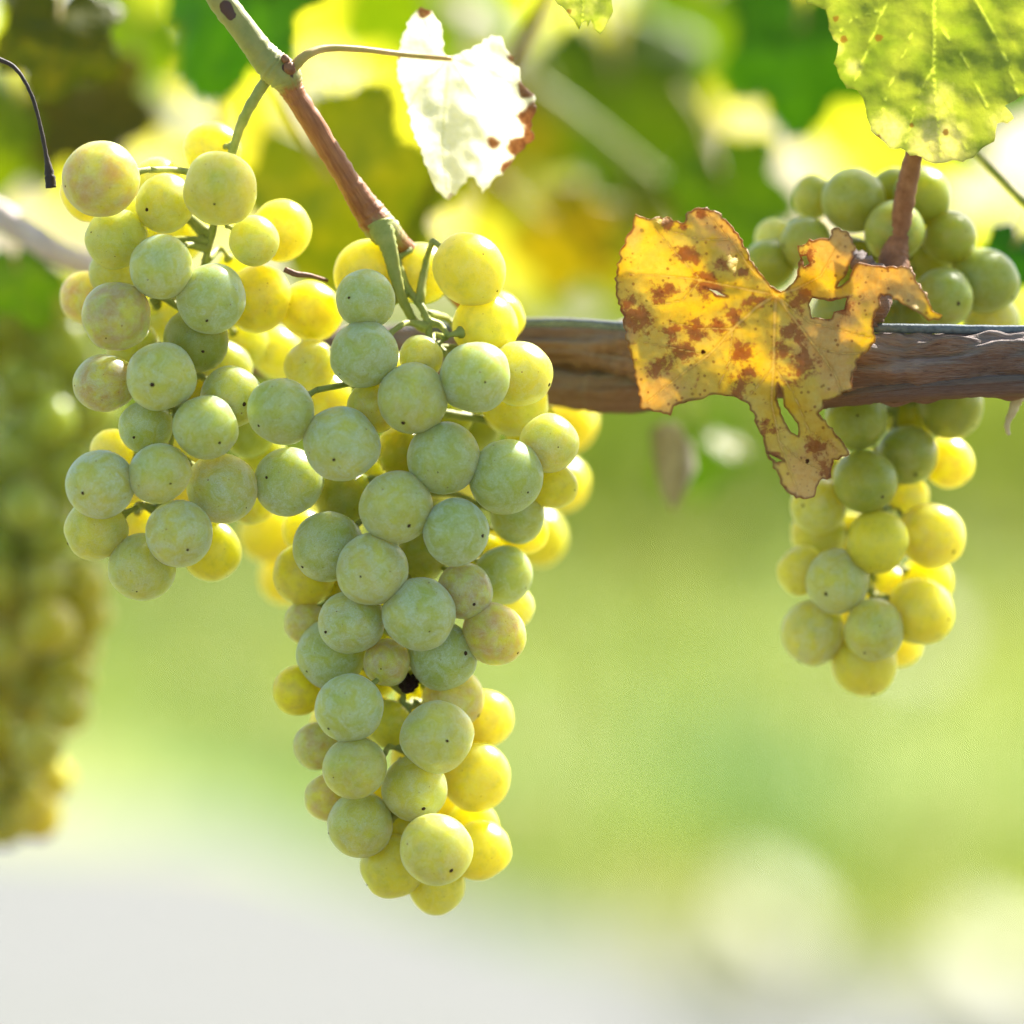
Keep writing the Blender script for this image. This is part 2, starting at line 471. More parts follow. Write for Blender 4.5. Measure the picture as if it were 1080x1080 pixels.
for i in range(34):                               # leaf pads added to flash the sun as blurred discs of light
    y = 6+16*rg.random(); x = rg.uniform(-.13, .13)*(y+1.5)
    if x < .3 and y < 8: continue
    nrm = (hv+Vector((rg.gauss(0, .16), rg.gauss(0, .16), rg.gauss(0, .16)))).normalized()
    u_ = nrm.orthogonal().normalized(); w_ = nrm.cross(u_); sz = rg.uniform(.03, .07)*(1+y/16)
    p = Vector((x, y, rg.uniform(.12, .28)))
    f = bm.faces.new([bm.verts.new(p+(u_*math.cos(k*1.0472)+w_*math.sin(k*1.0472)*.7)*sz) for k in range(6)])
    for l in f.loops: l[tl] = (.20, .22, .06, 1)
tag(link("grass", mesh_of(bm, grass_mat(), False)), "sunlit grass growing along the pale path behind the vines", "grass", None, 'stuff')

# young vines far behind: one blurred mass
bm = bmesh.new()
tl = bm.loops.layers.float_color.new("tint")
for i in range(9000):
    row = rg.choice((14, 17.5, 21, 26, 33))
    x = rg.uniform(-.2, .2)*(row+2)
    k = noise.noise(Vector((x*.55, row*3.1, 1)))
    top = .72+.35*k
    p = Vector((x, row+rg.gauss(0, .25), .12+top*rg.random()**.8))
    a = Vector((rg.gauss(0, 1), rg.gauss(0, 1), rg.gauss(0, 1))).normalized()
    b = a.orthogonal().normalized(); c = a.cross(b)
    s = rg.uniform(.04, .09)
    ring = [bm.verts.new(p + (b*math.cos(t)+c*math.sin(t))*s*(1 if j % 2 else .6)) for j, t in enumerate([6.283*j/8 for j in range(8)])]
    f = bm.faces.new(ring)
    g = .5+.5*noise.noise(Vector((x*.9, row, 9)))+rg.uniform(-.2, .2)
    col = (.05+.09*g, .11+.05*g, .015+.012*g, 1)
    for l in f.loops: l[tl] = col
tag(link("distant_vines", mesh_of(bm, grass_mat(), False)), "low rows of green vines blurred far beyond the grass", "vines", None, 'stuff')

# weeds added on the verge, turned to reflect sun as blurred bright discs
M_glint_weed = (lambda n: leaf_shader(n, (.30, .31, .15), (.62, .60, .36), .4, .52, None, 0, .6))(N("glint_weed_leaf"))
def weed(px, py, w, label, k=4):
    d = at(px, py, 0) - CAM
    p = CAM + d*((CAM.z-w)/-d.z); p.z = 0
    root = empty("weed", p)
    tag(root, label, "weed", "weeds added to flash sun on the grass verge")
    bs = bmesh.new()
    for i in range(k):
        a = 6.283*i/k+rg.uniform(-.4, .4); lean = rg.uniform(1.1, 2.0)
        if i == 0: a, lean = -1.2, .3
        o = Vector((math.cos(a), math.sin(a), 0)); u = (Vector((0, 0, 1))+o*lean).normalized()
        f = (o*1-Vector((0, 0, lean))).normalized(); s_ = u.cross(f)
        if i == 0:        # one leaf lies so that it catches the sun
            f = ((CAM-p).normalized()+sdir).normalized(); u = (Vector((0, 0, 1))-f*f.z).normalized(); s_ = u.cross(f)
        base = o*w*.12+Vector((0, 0, w*(1.5 if i == 0 else rg.uniform(.4, 1))))
        if i == 0: base += -u*w*.6
        tube(bs, [Vector((0, 0, 0)), base*.6, base], [w*.05, w*.04, w*.03], 6)
        bl = bmesh.new(); g = []
        for r_ in range(9):
            t = r_/8; hw = w*.62*math.sin(math.pi*min(1, .06+t*.93))**.75
            g.append([bl.verts.new(base+u*w*1.5*t+s_*hw*q-f*(.12*w*q*q-.25*w*t*t)*(.08 if i == 0 else 1)) for q in (-1, -.5, 0, .5, 1)])
        for r_ in range(8):
            for q in range(4): bl.faces.new((g[r_][q], g[r_][q+1], g[r_+1][q+1], g[r_+1][q]))
        b_ = link("leaf_blade", mesh_of(bl, M_glint_weed), root, False); thicken(b_, .001)
    link("stem", mesh_of(bs, M_stem), root, False)
weed(818, 1000, .085, "weed added to flash sun, blurred to a cream disc at lower right")
weed(1055, 1050, .09, "weed added to flash sun, blurred near the bottom right corner")
weed(965, 700, .11, "weed added to flash sun on the grass behind the tip of the right bunch")

# ------------------------------------------------------------------ leaves traced or grown, meshed by constrained Delaunay
def inside(p, poly):
    x, y = p; c = False; j = len(poly)-1
    for i in range(len(poly)):
        xi, yi = poly[i]; xj, yj = poly[j]
        if (yi > y) != (yj > y) and x < (xj-xi)*(y-yi)/(yj-yi)+xi: c = not c
        j = i
    return c
def seg_d(p, a, b):
    ax, ay = a; bx, by = b; dx, dy = bx-ax, by-ay
    L = dx*dx+dy*dy
    t = 0 if L == 0 else max(0, min(1, ((p[0]-ax)*dx+(p[1]-ay)*dy)/L))
    return math.hypot(p[0]-ax-dx*t, p[1]-ay-dy*t)
def rough(poly, step, amp, rnd):
    out = []
    for i in range(len(poly)):
        a, b = poly[i], poly[(i+1) % len(poly)]
        L = math.hypot(b[0]-a[0], b[1]-a[1]); n = max(1, int(L/step))
        nx, ny = -(b[1]-a[1])/max(L, 1e-6), (b[0]-a[0])/max(L, 1e-6)
        for k in range(n):
            t = k/n; o = rnd.uniform(-amp, amp)
            out.append((a[0]+(b[0]-a[0])*t+nx*o, a[1]+(b[1]-a[1])*t+ny*o))
    return out

def blade_mesh(outline, holes, spacing, veins, place, mat, attrs=None, edge_w=8, thick=.0003, seed=1):
    """outline/holes/veins in flat 2-D units; place(p) -> world point; veins: list of (polyline, width)."""
    rnd = random.Random(seed)
    verts = []; edges = []
    def ring(poly):
        s = len(verts); verts.extend(Vector(p) for p in poly)
        for i in range(len(poly)): edges.append((s+i, s+(i+1) % len(poly)))
    ring(outline)
    for h in holes: ring(h)
    xs = [p[0] for p in outline]; ys = [p[1] for p in outline]
    rings = [outline]+holes
    y = min(ys); row = 0
    while y < max(ys):
        x = min(xs)+(spacing/2 if row % 2 else 0)
        while x < max(xs):
            p = (x+rnd.uniform(-.15, .15)*spacing, y+rnd.uniform(-.15, .15)*spacing)
            if inside(p, outline) and not any(inside(p, h) for h in holes): verts.append(Vector(p))
            x += spacing
        y += spacing*.866; row += 1
    V, E, F, *_ = delaunay_2d_cdt(verts, edges, [], 0, 1e-6)
    pts = [(v.x, v.y) for v in V]
    faces = []
    for f in F:
        c = (sum(pts[i][0] for i in f)/len(f), sum(pts[i][1] for i in f)/len(f))
        if inside(c, outline) and not any(inside(c, h) for h in holes): faces.append(f)
    used = sorted({i for f in faces for i in f}); re = {u: k for k, u in enumerate(used)}
    P = [pts[u] for u in used]
    me = bpy.data.meshes.new("blade")
    co = [place(p) for p in P]
    me.from_pydata([tuple(c) for c in co], [], [[re[i] for i in f] for f in faces])
    va = me.attributes.new("vein", 'FLOAT', 'POINT'); ea = me.attributes.new("edge", 'FLOAT', 'POINT'); fa = me.attributes.new("flat", 'FLOAT_VECTOR', 'POINT')
    segs = [(a, b) for r_ in rings for a, b in zip(r_, r_[1:]+r_[:1])]
    vsegs = []
    for line, w in veins:
        n = len(line)-1
        for i, (a, b) in enumerate(zip(line, line[1:])):
            vsegs.append((a, b, w*(1-.55*i/max(n, 1))))
    grid = {}
    for s in segs:
        k = (int(s[0][0]//edge_w), int(s[0][1]//edge_w)); grid.setdefault(k, []).append(s)
    for i, p in enumerate(P):
        k = (int(p[0]//edge_w), int(p[1]//edge_w)); d = edge_w
        for gx_ in (-1, 0, 1):
            for gy_ in (-1, 0, 1):
                for s in grid.get((k[0]+gx_, k[1]+gy_), ()): d = min(d, seg_d(p, *s))
        ea.data[i].value = 1-d/edge_w
        vd = 0
        for a, b, w in vsegs:
            if abs(p[0]-a[0]) > abs(b[0]-a[0])+2*w and abs(p[0]-b[0]) > abs(b[0]-a[0])+2*w: continue
            vd = max(vd, 1-seg_d(p, a, b)/w)
        va.data[i].value = max(0, vd)
        fa.data[i].vector = (p[0], p[1], seed*37)
    for nm, fn in (attrs or {}).items():
        a = me.attributes.new(nm, 'FLOAT', 'POINT')
        for i, p in enumerate(P): a.data[i].value = fn(p)
    me.materials.append(mat)
    for f in me.polygons: f.use_smooth = True
    return me
def fbm(p, s, seed):
    return noise.noise(Vector((p[0]*s, p[1]*s, seed)))+.5*noise.noise(Vector((p[0]*s*2.1, p[1]*s*2.1, seed+5)))
def bump2(p, c, r):
    return math.exp(-((p[0]-c[0])**2+(p[1]-c[1])**2)/(r*r))

# generic vine leaf, unit size (half-width about 1), +y = tip, z = upper side
def grown_leaf(seed, cup=.25, coarse=.075):
    rnd = random.Random(seed)
    lobes = [(90, 1.0, 24), (38, .92, 22), (142, .92, 22), (-22, .74, 24), (202, .74, 24), (-62, .5, 18), (242, .5, 18)]
    lobes = [(a+rnd.uniform(-5, 5), L*rnd.uniform(.9, 1.08), w*1.15) for a, L, w in lobes]
    out = []
    n = 150
    for i in range(n):
        a = -90+360*i/n
        r = .60
        for la, L, w in lobes:
            d = (a-la+180) % 360-180
            r = max(r, L*(.55+.45*math.exp(-(d/w)**2)))
        gap = abs((a+90+180) % 360-180)
        if gap < 22: r *= .25+.75*gap/22
        r *= 1+.055*(((i*2.0) % 5)/5-.5)*1.6+rnd.uniform(-.015, .015)
        out.append((r*math.cos(R(a)), r*math.sin(R(a))))
    veins = []
    for la, L, w in lobes[:5]:
        d = (math.cos(R(la)), math.sin(R(la)))
        veins.append(([(d[0]*L*.95*t/4, d[1]*L*.95*t/4) for t in range(5)], .035))
        for t in (.3, .5, .7):
            for s in (-1, 1):
                a2 = R(la+s*42)
                b = (d[0]*L*t, d[1]*L*t); veins.append(([b, (b[0]+math.cos(a2)*.32*L, b[1]+math.sin(a2)*.32*L)], .018))
    def place(p):
        r2 = p[0]**2+p[1]**2
        return Vector((p[0], p[1], -cup*r2+.10*fbm(p, 1.6, seed)+.10*abs(p[0])*math.cos(3*p[1])))
    me = blade_mesh(out, [], coarse, veins, place, M_leaf, None, .1, .006, seed)
    return me

leaf_data = [grown_leaf(s, c) for s, c in ((11, .18), (23, .30), (35, .10), (47, .42))]
bm = bmesh.new()
tube(bm, [Vector(p[:3]) for p in spline([(0, 0, 0), (.02, -.35, -.06), (0, -.8, -.2), (.06, -1.2, -.5)], 5)], [.028]*16, 7)
petiole_data = mesh_of(bm, M_petiole)

GL = "out-of-focus vine leaves behind the bunches"
def vine_leaf(px, py, rpx, d, tint, label, roll=180, tilt=(0, 0), var=0, petiole=True):
    """A whole leaf whose blade faces the camera, rolled in its plane and then tilted."""
    o = empty("vine_leaf", at(px, py, d))
    s = size(rpx, d)
    o.rotation_euler = (Matrix.Rotation(R(tilt[1]), 3, 'Z') @ Matrix.Rotation(R(90+tilt[0]), 3, 'X') @ Matrix.Rotation(R(roll), 3, 'Z')).to_euler()
    o.scale = (s, s, s)
    tag(o, label, "leaf", GL)
    b = link("blade", leaf_data[var], o, False); b.color = (*tint, 1)
    thicken(b, .006)
    if petiole: link("petiole", petiole_data, o, False)
    return o

DK = (.035, .075, .008); GR = (.05, .13, .010); OL = (.09, .11, .012); YG = (.12, .19, .012); YL = (.22, .20, .015); TN = (.12, .12, .03)
for a in [
    (62, 22, 92, .10, (.12, .13, .008), "dark olive vine leaf in the top left corner, lobe pointing down", 172, (-25, 10), 0),
    (262, -22, 125, .13, (.075, .16, .006), "bright green blurred leaf behind the shoot at the top", 150, (-20, -20), 1),
    (95, 108, 95, .24, TN, "dull tan leaf between the tendril and the left bunch", 200, (20, 30), 2),
    (352, 188, 150, .15, (.15, .17, .010), "broad olive yellow leaf filling the space between two bunches", 215, (10, -15), 0),
    (18, 120, 105, .30, (.17, .22, .015), "glowing lime leaf behind the dark tendril", 160, (-10, 30), 3),
    (652, 85, 150, .42, (.12, .17, .009), "large dull green blurred leaf above the withered leaf", 185, (-15, 10), 1),
    (845, 30, 118, .22, (.07, .15, .006), "mid green pointed leaf left of the mottled leaf", 178, (-10, -10), 0),
    (765, 196, 92, .26, (.10, .16, .010), "olive green leaf just above the yellow withered leaf", 200, (5, 10), 2),
    (520, 120, 105, .38, (.20, .20, .010), "sunny yellow leaf right behind the bleached leaf", 190, (0, 20), 0),
    (592, 245, 85, .30, (.24, .22, .012), "small yellow olive leaf above the woody branch", 230, (10, 0), 3),
    (660, 235, 90, .42, (.20, .22, .012), "bright yellow leaf left of the withered leaf top", 170, (0, -20), 1),
    (1068, 262, 48, .10, (.05, .14, .008), "small green leaf at the right edge beside grapes", 150, (-10, 10), 1),
    (735, 470, 62, .34, (.12, .19, .02), "pale green leaf hanging beneath the woody branch", 190, (10, 20), 2),
    (18, 285, 62, .135, (.11, .17, .012), "green leaf on top of the blurred far left bunch", 200, (-10, -20), 1),
    (450, -30, 130, .45, (.18, .24, .015), "lime leaf behind the top of the bleached leaf", 180, (10, 0), 2),
    (735, 20, 110, .50, (.16, .23, .015), "yellow green leaf between two darker leaves at top", 170, (0, 0), 3),
    (130, 40, 120, .48, (.18, .25, .015), "far lime leaf glimpsed under the dark olive leaf", 150, (0, 10), 1),
    (1010, 60, 120, .36, (.12, .20, .015), "green leaf directly behind the mottled leaf", 190, (0, 10), 0),
]:
    vine_leaf(*a)

o = vine_leaf(770, 472, 30, .22, (.24, .24, .07), "tiny leaf added to flash the sun below the withered leaf", 180, (0, 0), 2, False)  # leaf added and tilted to throw a white sun glint
o.rotation_euler = ((CAM-o.location).normalized()+sdir).to_track_quat('Z', 'Y').to_euler()
o = vine_leaf(505, 18, 60, .40, (.24, .24, .09), "leaf added to flash the sun behind the top of the bleached leaf", 180, (0, 0), 1, False)  # another leaf added to mirror the sun
o.rotation_euler = ((CAM-o.location).normalized()+sdir).to_track_quat('Z', 'Y').to_euler()
for (px, py, r_, d, lab) in ((205, 128, 70, .42, "leaf added to flash the sun above the left bunch"), (1018, 215, 52, .45, "leaf added to flash the sun at right, above the dark grapes"), (335, 88, 45, .36, "leaf added to flash the sun right beside the rust brown shoot")):  # leaves added in place of white gaps, tilted to mirror the sun
    o = vine_leaf(px, py, r_, d, (.24, .25, .09), lab, 180, (0, 0), 1, False)
    o.rotation_euler = ((CAM-o.location).normalized()+sdir).to_track_quat('Z', 'Y').to_euler()
# the leafy mass further back along the trellis
bm = bmesh.new()
tl = bm.loops.layers.float_color.new("tint")
src = leaf_data[1]
rl = random.Random(12)
cs = [v.co.copy() for v in leaf_data[1].vertices]; fs = [tuple(p.vertices) for p in leaf_data[1].polygons]
for i in range(52):
    px, py, d = rl.uniform(-250, 1330), rl.uniform(-260, 250), rl.uniform(.55, 1.3)
    if i < 34: py = rl.uniform(-60, 230); px = rl.uniform(-60, 1140)
    if noise.noise(Vector((px*.006, py*.006, 2))) > .34: continue
    m = Matrix.Translation(at(px, py, d)) @ (Matrix.Rotation(rl.uniform(-.7, .7), 4, 'Z') @ Matrix.Rotation(R(90)+rl.uniform(-.6, .5), 4, 'X') @ Matrix.Rotation(rl.uniform(2.4, 3.9), 4, 'Z')) @ Matrix.Scale(rl.uniform(.026, .046), 4)
    vs_ = [bm.verts.new(m @ c) for c in cs]
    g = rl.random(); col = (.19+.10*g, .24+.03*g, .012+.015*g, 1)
    for f in fs:
        nf = bm.faces.new([vs_[k] for k in f])
        for l in nf.loops: l[tl] = col
# unseen leaves added above and sunward of the bunches to shade grapes and alley
shade_leaves_ = [(Vector((rl.uniform(-.9, .9), rl.uniform(-.30, .03), rl.uniform(1.25, 1.95))), .05) for i in range(170)]
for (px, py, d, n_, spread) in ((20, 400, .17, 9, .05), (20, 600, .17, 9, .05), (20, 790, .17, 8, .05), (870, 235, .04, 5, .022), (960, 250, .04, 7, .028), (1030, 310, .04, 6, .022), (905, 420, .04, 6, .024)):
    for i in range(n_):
        shade_leaves_.append((at(px, py, d)+sdir*(rl.uniform(.42, .6) if px < 500 else rl.uniform(.15, .3))+Vector((rl.uniform(-1, 1), 0, rl.uniform(-1, 1)))*spread, .042 if px < 500 else .03))
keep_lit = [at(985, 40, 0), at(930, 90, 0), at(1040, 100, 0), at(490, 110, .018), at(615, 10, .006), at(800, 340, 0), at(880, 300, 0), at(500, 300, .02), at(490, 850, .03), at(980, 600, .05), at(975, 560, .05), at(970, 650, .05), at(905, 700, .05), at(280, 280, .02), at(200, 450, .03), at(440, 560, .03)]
for p, sz in shade_leaves_:
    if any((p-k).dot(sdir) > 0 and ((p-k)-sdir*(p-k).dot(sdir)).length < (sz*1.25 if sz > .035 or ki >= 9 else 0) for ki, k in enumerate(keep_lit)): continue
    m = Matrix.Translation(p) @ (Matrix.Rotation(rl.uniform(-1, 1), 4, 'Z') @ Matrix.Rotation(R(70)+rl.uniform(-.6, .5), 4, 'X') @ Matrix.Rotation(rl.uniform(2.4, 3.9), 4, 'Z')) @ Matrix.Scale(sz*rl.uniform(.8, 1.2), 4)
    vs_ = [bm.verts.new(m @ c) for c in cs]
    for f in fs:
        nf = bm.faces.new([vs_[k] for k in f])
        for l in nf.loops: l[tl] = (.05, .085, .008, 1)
tag(link("foliage", mesh_of(bm, (lambda n: (lambda r: leaf_shader(n, r, n.mul(r, (3.0, 2.7, 1.2)), .6, .5))(n.attr("tint", 0)))(N("far_vine_leaves")))), "sunlit mass of vine leaves blurred at the top, with unseen leaves added for shade", "foliage", None, 'stuff')

# ------------------------------------------------------------------ grapes
def berry_mesh(seed, oblong=1.0, wob=.04):
    bm = bmesh.new(); bmesh.ops.create_icosphere(bm, subdivisions=4, radius=1)
    for v in bm.verts:
        k = 1+wob*noise.noise(v.co*1.1+Vector((seed, 0, 0)))+.012*noise.noise(v.co*3+Vector((0, seed, 0)))
        z = v.co.z
        v.co *= k
        v.co.z *= oblong
        if z > .93: v.co.z -= (z-.93)*.35         # slight dimple at the scar
        if z < -.9: v.co.z += (-.9-z)*.5
    return mesh_of(bm, M_berry)
berry_data = [berry_mesh(s, o, w) for s, o, w in ((1, 1.0, .04), (5, 1.03, .07), (9, 1.07, .05), (13, .96, .05), (17, 1.01, .09), (21, 1.10, .04), (29, .94, .08), (37, 1.04, .03))]
def scar_mesh(seed):
    bm = bmesh.new(); bmesh.ops.create_icosphere(bm, subdivisions=2, radius=1)
    for v in bm.verts:
        v.co *= 1+.35*noise.noise(v.co*2+Vector((seed, 3, 0)))
        v.co = Vector((v.co.x*.052, v.co.y*.052, v.co.z*.022))
    return mesh_of(bm, M_scar)
scar_data = [scar_mesh(s) for s in (1, 2, 3)]
bm = bmesh.new()
tube(bm, [Vector((0, 0, z)) for z in (-.90, -.99, -1.05, -1.2, -1.45)], [.20, .19, .12, .085, .08], 9, .15)
pedicel_data = mesh_of(bm, M_stem)

GREEN = (.04, 1.15, .08, .95); MID = (.40, .75, .25, 1); YEL = (.85, .28, .15, 1); BLU = (.5, .8, 1.0, .95); SHADED = (.04, .2, .05, .66); AMB = (1.0, .2, .45, 1); PALE = (.28, 1.15, .22, 1); OLV_SHADED = (.6, .12, .4, .7); SHADED_FAR = (.02, .12, .05, .78)  # low alpha puts shade into the skin of the darkest kinds
placed = []
def solve_depth(px, py, r, base, squeeze=.89):
    d = base
    for (qx, qy, qr, qd) in placed:
        dd = math.hypot(px-qx, py-qy); RR = (r+qr)*squeeze
        if dd < RR and abs(d-qd) < .1:
            need = qd+math.sqrt(RR*RR-dd*dd)*HALF/540
            if d < need: d = need
    placed.append((px, py, r, d))
    return d

def nearest_axis(p, axis):
    best = None
    for a, b in zip(axis, axis[1:]):
        ab = b-a; t = max(0, min(1, (p-a).dot(ab)/max(ab.length_squared, 1e-12)))
        q = a+ab*t; L = (q-p).length
        if best is None or L < best[0]: best = (L, q)
    return best[1]

def make_bunch(label, berries, axis_px, layer_d, group=None, stem_r=5, peduncle=None, detailed=True, seed=0):
    """berries: (px, py, r, layer, kind[, squash]); axis_px: (px, py, depth)"""
    rnd = random.Random(seed)
    axis = [at(*p[:3]) for p in spline(axis_px, 6)]
    root = empty("grape_bunch", axis[0])
    tag(root, label, "grape bunch", group)
    bm = bmesh.new()
    n = len(axis)
    tube(bm, axis, [size(stem_r)*(1-.55*i/n) for i in range(n)], 9, .35, seed)
    for i, (px, py, r, layer, kind) in enumerate(sorted(berries, key=lambda b: b[3])):
        d = solve_depth(px, py, r, layer_d[layer]+rnd.uniform(-.0015, .0015))
        c = at(px, py, d); rad = size(r, d)
        q = nearest_axis(c+UP*rad*.5, axis)
        out = (c-q)
        if out.length < 1e-5: out = -FWD
        out = out.normalized()*1.0 - UP*.25 + Vector((rnd.gauss(0, .36), rnd.gauss(0, .3)-.12, rnd.gauss(0, .3)))
        out.normalize()
        g = bpy.data.objects.new("grape", rnd.choice(berry_data)); C.objects.link(g)
        g.parent = root; g.location = c-Vector(root.location)
        eul = (out.to_track_quat('Z', 'Y').to_matrix() @ Matrix.Rotation(rnd.uniform(0, 6.28), 3, 'Z')).to_euler()
        g.rotation_euler = eul
        sx = rnd.uniform(.98, 1.02)
        g.scale = (rad*sx, rad/sx, rad)
        k = kind
        g.color = (max(0, min(1, k[0]+rnd.uniform(-.12, .12))), max(0, k[1]+rnd.uniform(-.2, .15)), max(0, k[2]+rnd.uniform(-.12, .2)), k[3])
        if detailed:
            s = bpy.data.objects.new("blossom_scar", rnd.choice(scar_data)); C.objects.link(s)
            q_ = rnd.choice((.45, .6, .8, 1.0, 1.25)); s.scale = (q_, q_*rnd.uniform(.7, 1.2), q_)
            s.parent = g; s.location = (0, 0, g.data.vertices[0].co.z*0+max(v.co.z for v in g.data.vertices)-.004)
            p = bpy.data.objects.new("pedicel", pedicel_data); C.objects.link(p)
            p.parent = g
        # branchlet of the stem to the berry
        a = c-out*rad*1.42
        mid = a*.6+q*.4+FWD*.004+Vector((rnd.uniform(-1, 1), rnd.uniform(-1, 1), 1))*.0012
        tube(bm, [Vector(v) for v in spline([tuple(a), tuple(mid), tuple(q)], 4)], [.0007]*4+[.0008, .0009, .001, .0011, .0012], 6, .2, i)
    st = link("stem", mesh_of(bm, M_stem), root)
    return root

L_b = [
 (106, 189, 40, 0, BLU), (232, 199, 39.5, 0, MID), (174, 215, 31, 1, MID), (170, 282, 34.5, 0, PALE), (268, 254, 27, 1, MID),
 (222, 315, 37, 0, GREEN), (123, 335, 36.5, 0, BLU), (170, 397, 37, 0, PALE), (218, 452, 34, 0, GREEN),
 (168, 499, 33.5, 0, PALE), (106, 511, 36.5, 0, PALE), (189, 563, 35.5, 0, PALE), (150, 598, 36, 1, MID),
 (123, 252, 32, 1, MID), (111, 404, 31, 1, BLU), (154, 450, 29, 1, GREEN), (244, 419, 33, 1, MID), (234, 515, 36.5, 1, GREEN),
 (101, 558, 33.5, 1, MID), (207, 358, 35, 1, SHADED), (223, 581, 31.5, 2, YEL),
 (92, 207, 29, 2, YEL), (166, 193, 27, 2, MID), (225, 158, 30, 2, YEL), (121, 287, 28, 2, MID), (92, 314, 28, 2, BLU),
 (297, 243, 33, 2, YEL), (273, 315, 36, 2, YEL), (140, 366, 28, 2, MID), (118, 477, 25, 2, MID), (328, 328, 32, 2, YEL),
 (236, 388, 29, 3, MID), (178, 335, 28, 3, MID), (190, 250, 27, 3, MID), (145, 232, 27, 3, MID), (252, 290, 28, 3, YEL), (150, 322, 28, 3, MID), (255, 362, 28, 3, MID), (292, 372, 28, 3, MID), (262, 455, 28, 3, SHADED), (140, 505, 26, 3, MID), (195, 472, 28, 3, MID), (265, 530, 26, 3, MID), (196, 420, 28, 3, SHADED), (200, 520, 30, 3, MID), (135, 545, 28, 3, MID), (276, 478, 26, 3, SHADED),
]
M_b = [
 (297, 434, 36, 0, GREEN), (304, 508, 37, 1, GREEN), (384, 374, 36, 0, GREEN), (385, 315, 31, 0, GREEN), (495, 284, 38, 1, YEL),
 (501, 398, 38, 0, GREEN), (435, 420, 37, 0, MID), (360, 468, 40, 0, PALE), (468, 483, 38.5, 0, GREEN), (534, 503, 40, 0, GREEN),
 (579, 468, 31.5, 1, MID), (418, 535, 39, 0, PALE), (481, 561, 36, 0, GREEN), (346, 577, 37, 1, GREEN), (392, 601, 38, 0, PALE),
 (443, 648, 38.5, 0, PALE), (371, 656, 34, 0, PALE), (490, 623, 29.5, 1, BLU), (521, 668, 32, 1, BLU), (467, 692, 36, 1, GREEN),
 (408, 699, 25, 1, BLU), (350, 689, 36.5, 1, GREEN), (531, 607, 32, 2, GREEN), (368, 747, 36, 0, PALE), (478, 737, 33, 1, BLU),
 (461, 777, 38.5, 0, MID), (374, 810, 33.5, 0, MID), (437, 832, 34.5, 1, MID), (380, 870, 35.5, 1, MID), (460, 896, 38.5, 0, MID),
 (512, 344, 35, 1, YEL), (549, 394, 34, 1, MID), (543, 426, 34, 2, MID), (522, 336, 30, 2, YEL),
 (388, 288, 36, 2, YEL), (444, 288, 32, 2, YEL), (444, 377, 24, 1, MID), (393, 430, 28, 1, MID), (362, 524, 31, 2, SHADED),
 (321, 606, 33.5, 2, AMB), (583, 512, 25, 2, YEL), (546, 545, 29, 2, GREEN), (553, 561, 24, 3, AMB), (323, 657, 24, 2, BLU),
 (314, 729, 27, 2, AMB), (512, 758, 31, 2, YEL), (411, 764, 26, 2, YEL), (335, 787, 26, 2, BLU), (503, 820, 37, 2, YEL),
 (346, 841, 25, 2, BLU), (413, 914, 34, 1, YEL), (506, 897, 32, 2, YEL), (499, 872, 28, 3, YEL), (460, 934, 30, 2, YEL), (423, 870, 24, 2, YEL),
 (395, 760, 26, 3, YEL), (440, 800, 28, 3, YEL), (400, 850, 28, 3, YEL), (352, 765, 26, 3, MID), (470, 850, 30, 3, YEL), (445, 870, 26, 3, YEL), (480, 790, 26, 3, YEL), (430, 690, 28, 3, SHADED), (470, 715, 28, 3, MID), (340, 700, 26, 3, MID), (540, 640, 24, 3, MID), (365, 620, 28, 3, SHADED), (560, 450, 28, 3, YEL), (470, 440, 28, 3, SHADED), (410, 395, 26, 3, MID), (345, 420, 28, 3, MID),
 (424, 476, 28, 2, SHADED), (446, 586, 28, 2, SHADED), (328, 386, 28, 2, MID), (320, 560, 24, 3, YEL), (405, 650, 28, 3, SHADED), (440, 735, 24, 3, YEL), (395, 715, 24, 3, SHADED), (500, 450, 28, 3, SHADED), (510, 590, 26, 3, SHADED), (385, 500, 26, 3, SHADED),
]
R_b = [
 (903, 442, 33, 0, SHADED), (1003, 428, 36, 1, SHADED), (960, 437, 31, 2, SHADED), (957, 480, 32.5, 1, SHADED), (1000, 488, 27, 2, AMB),
 (912, 508, 33.5, 0, SHADED), (957, 523, 23, 2, MID), (863, 533, 30, 1, MID), (863, 563, 29, 2, MID), (925, 572, 33, 0, YEL),
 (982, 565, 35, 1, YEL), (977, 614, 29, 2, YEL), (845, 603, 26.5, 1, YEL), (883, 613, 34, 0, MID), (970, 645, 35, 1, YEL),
 (858, 667, 33.5, 1, MID), (895, 568, 28, 3, MID), (938, 622, 28, 3, YEL), (890, 652, 28, 3, YEL), (930, 500, 28, 3, SHADED), (875, 500, 28, 3, SHADED), (950, 680, 24, 3, YEL), (922, 664, 32, 0, MID), (911, 699, 35, 1, YEL),
 (858, 208, 24, 2, SHADED), (900, 211, 34, 1, SHADED), (973, 207, 30, 1, SHADED), (943, 204, 28, 2, SHADED), (851, 257, 29, 1, SHADED),
 (818, 252, 22, 2, MID), (811, 279, 27, 1, SHADED), (943, 244, 32, 0, SHADED), (1002, 251, 28, 1, SHADED), (981, 277, 26, 2, SHADED),
 (1038, 296, 34.5, 1, SHADED), (996, 313, 31, 0, SHADED), (1045, 338, 29, 2, MID), (900, 280, 32, 2, SHADED), (885, 335, 32, 1, SHADED), (950, 345, 34, 2, SHADED), (925, 390, 32, 1, SHADED), (985, 375, 33, 2, SHADED),
]
LD = {0: -.006, 1: .004, 2: .016, 3: .026}
RD = {0: .024, 1: .032, 2: .044, 3: .05}
GB = "grape bunches hanging on the vine"
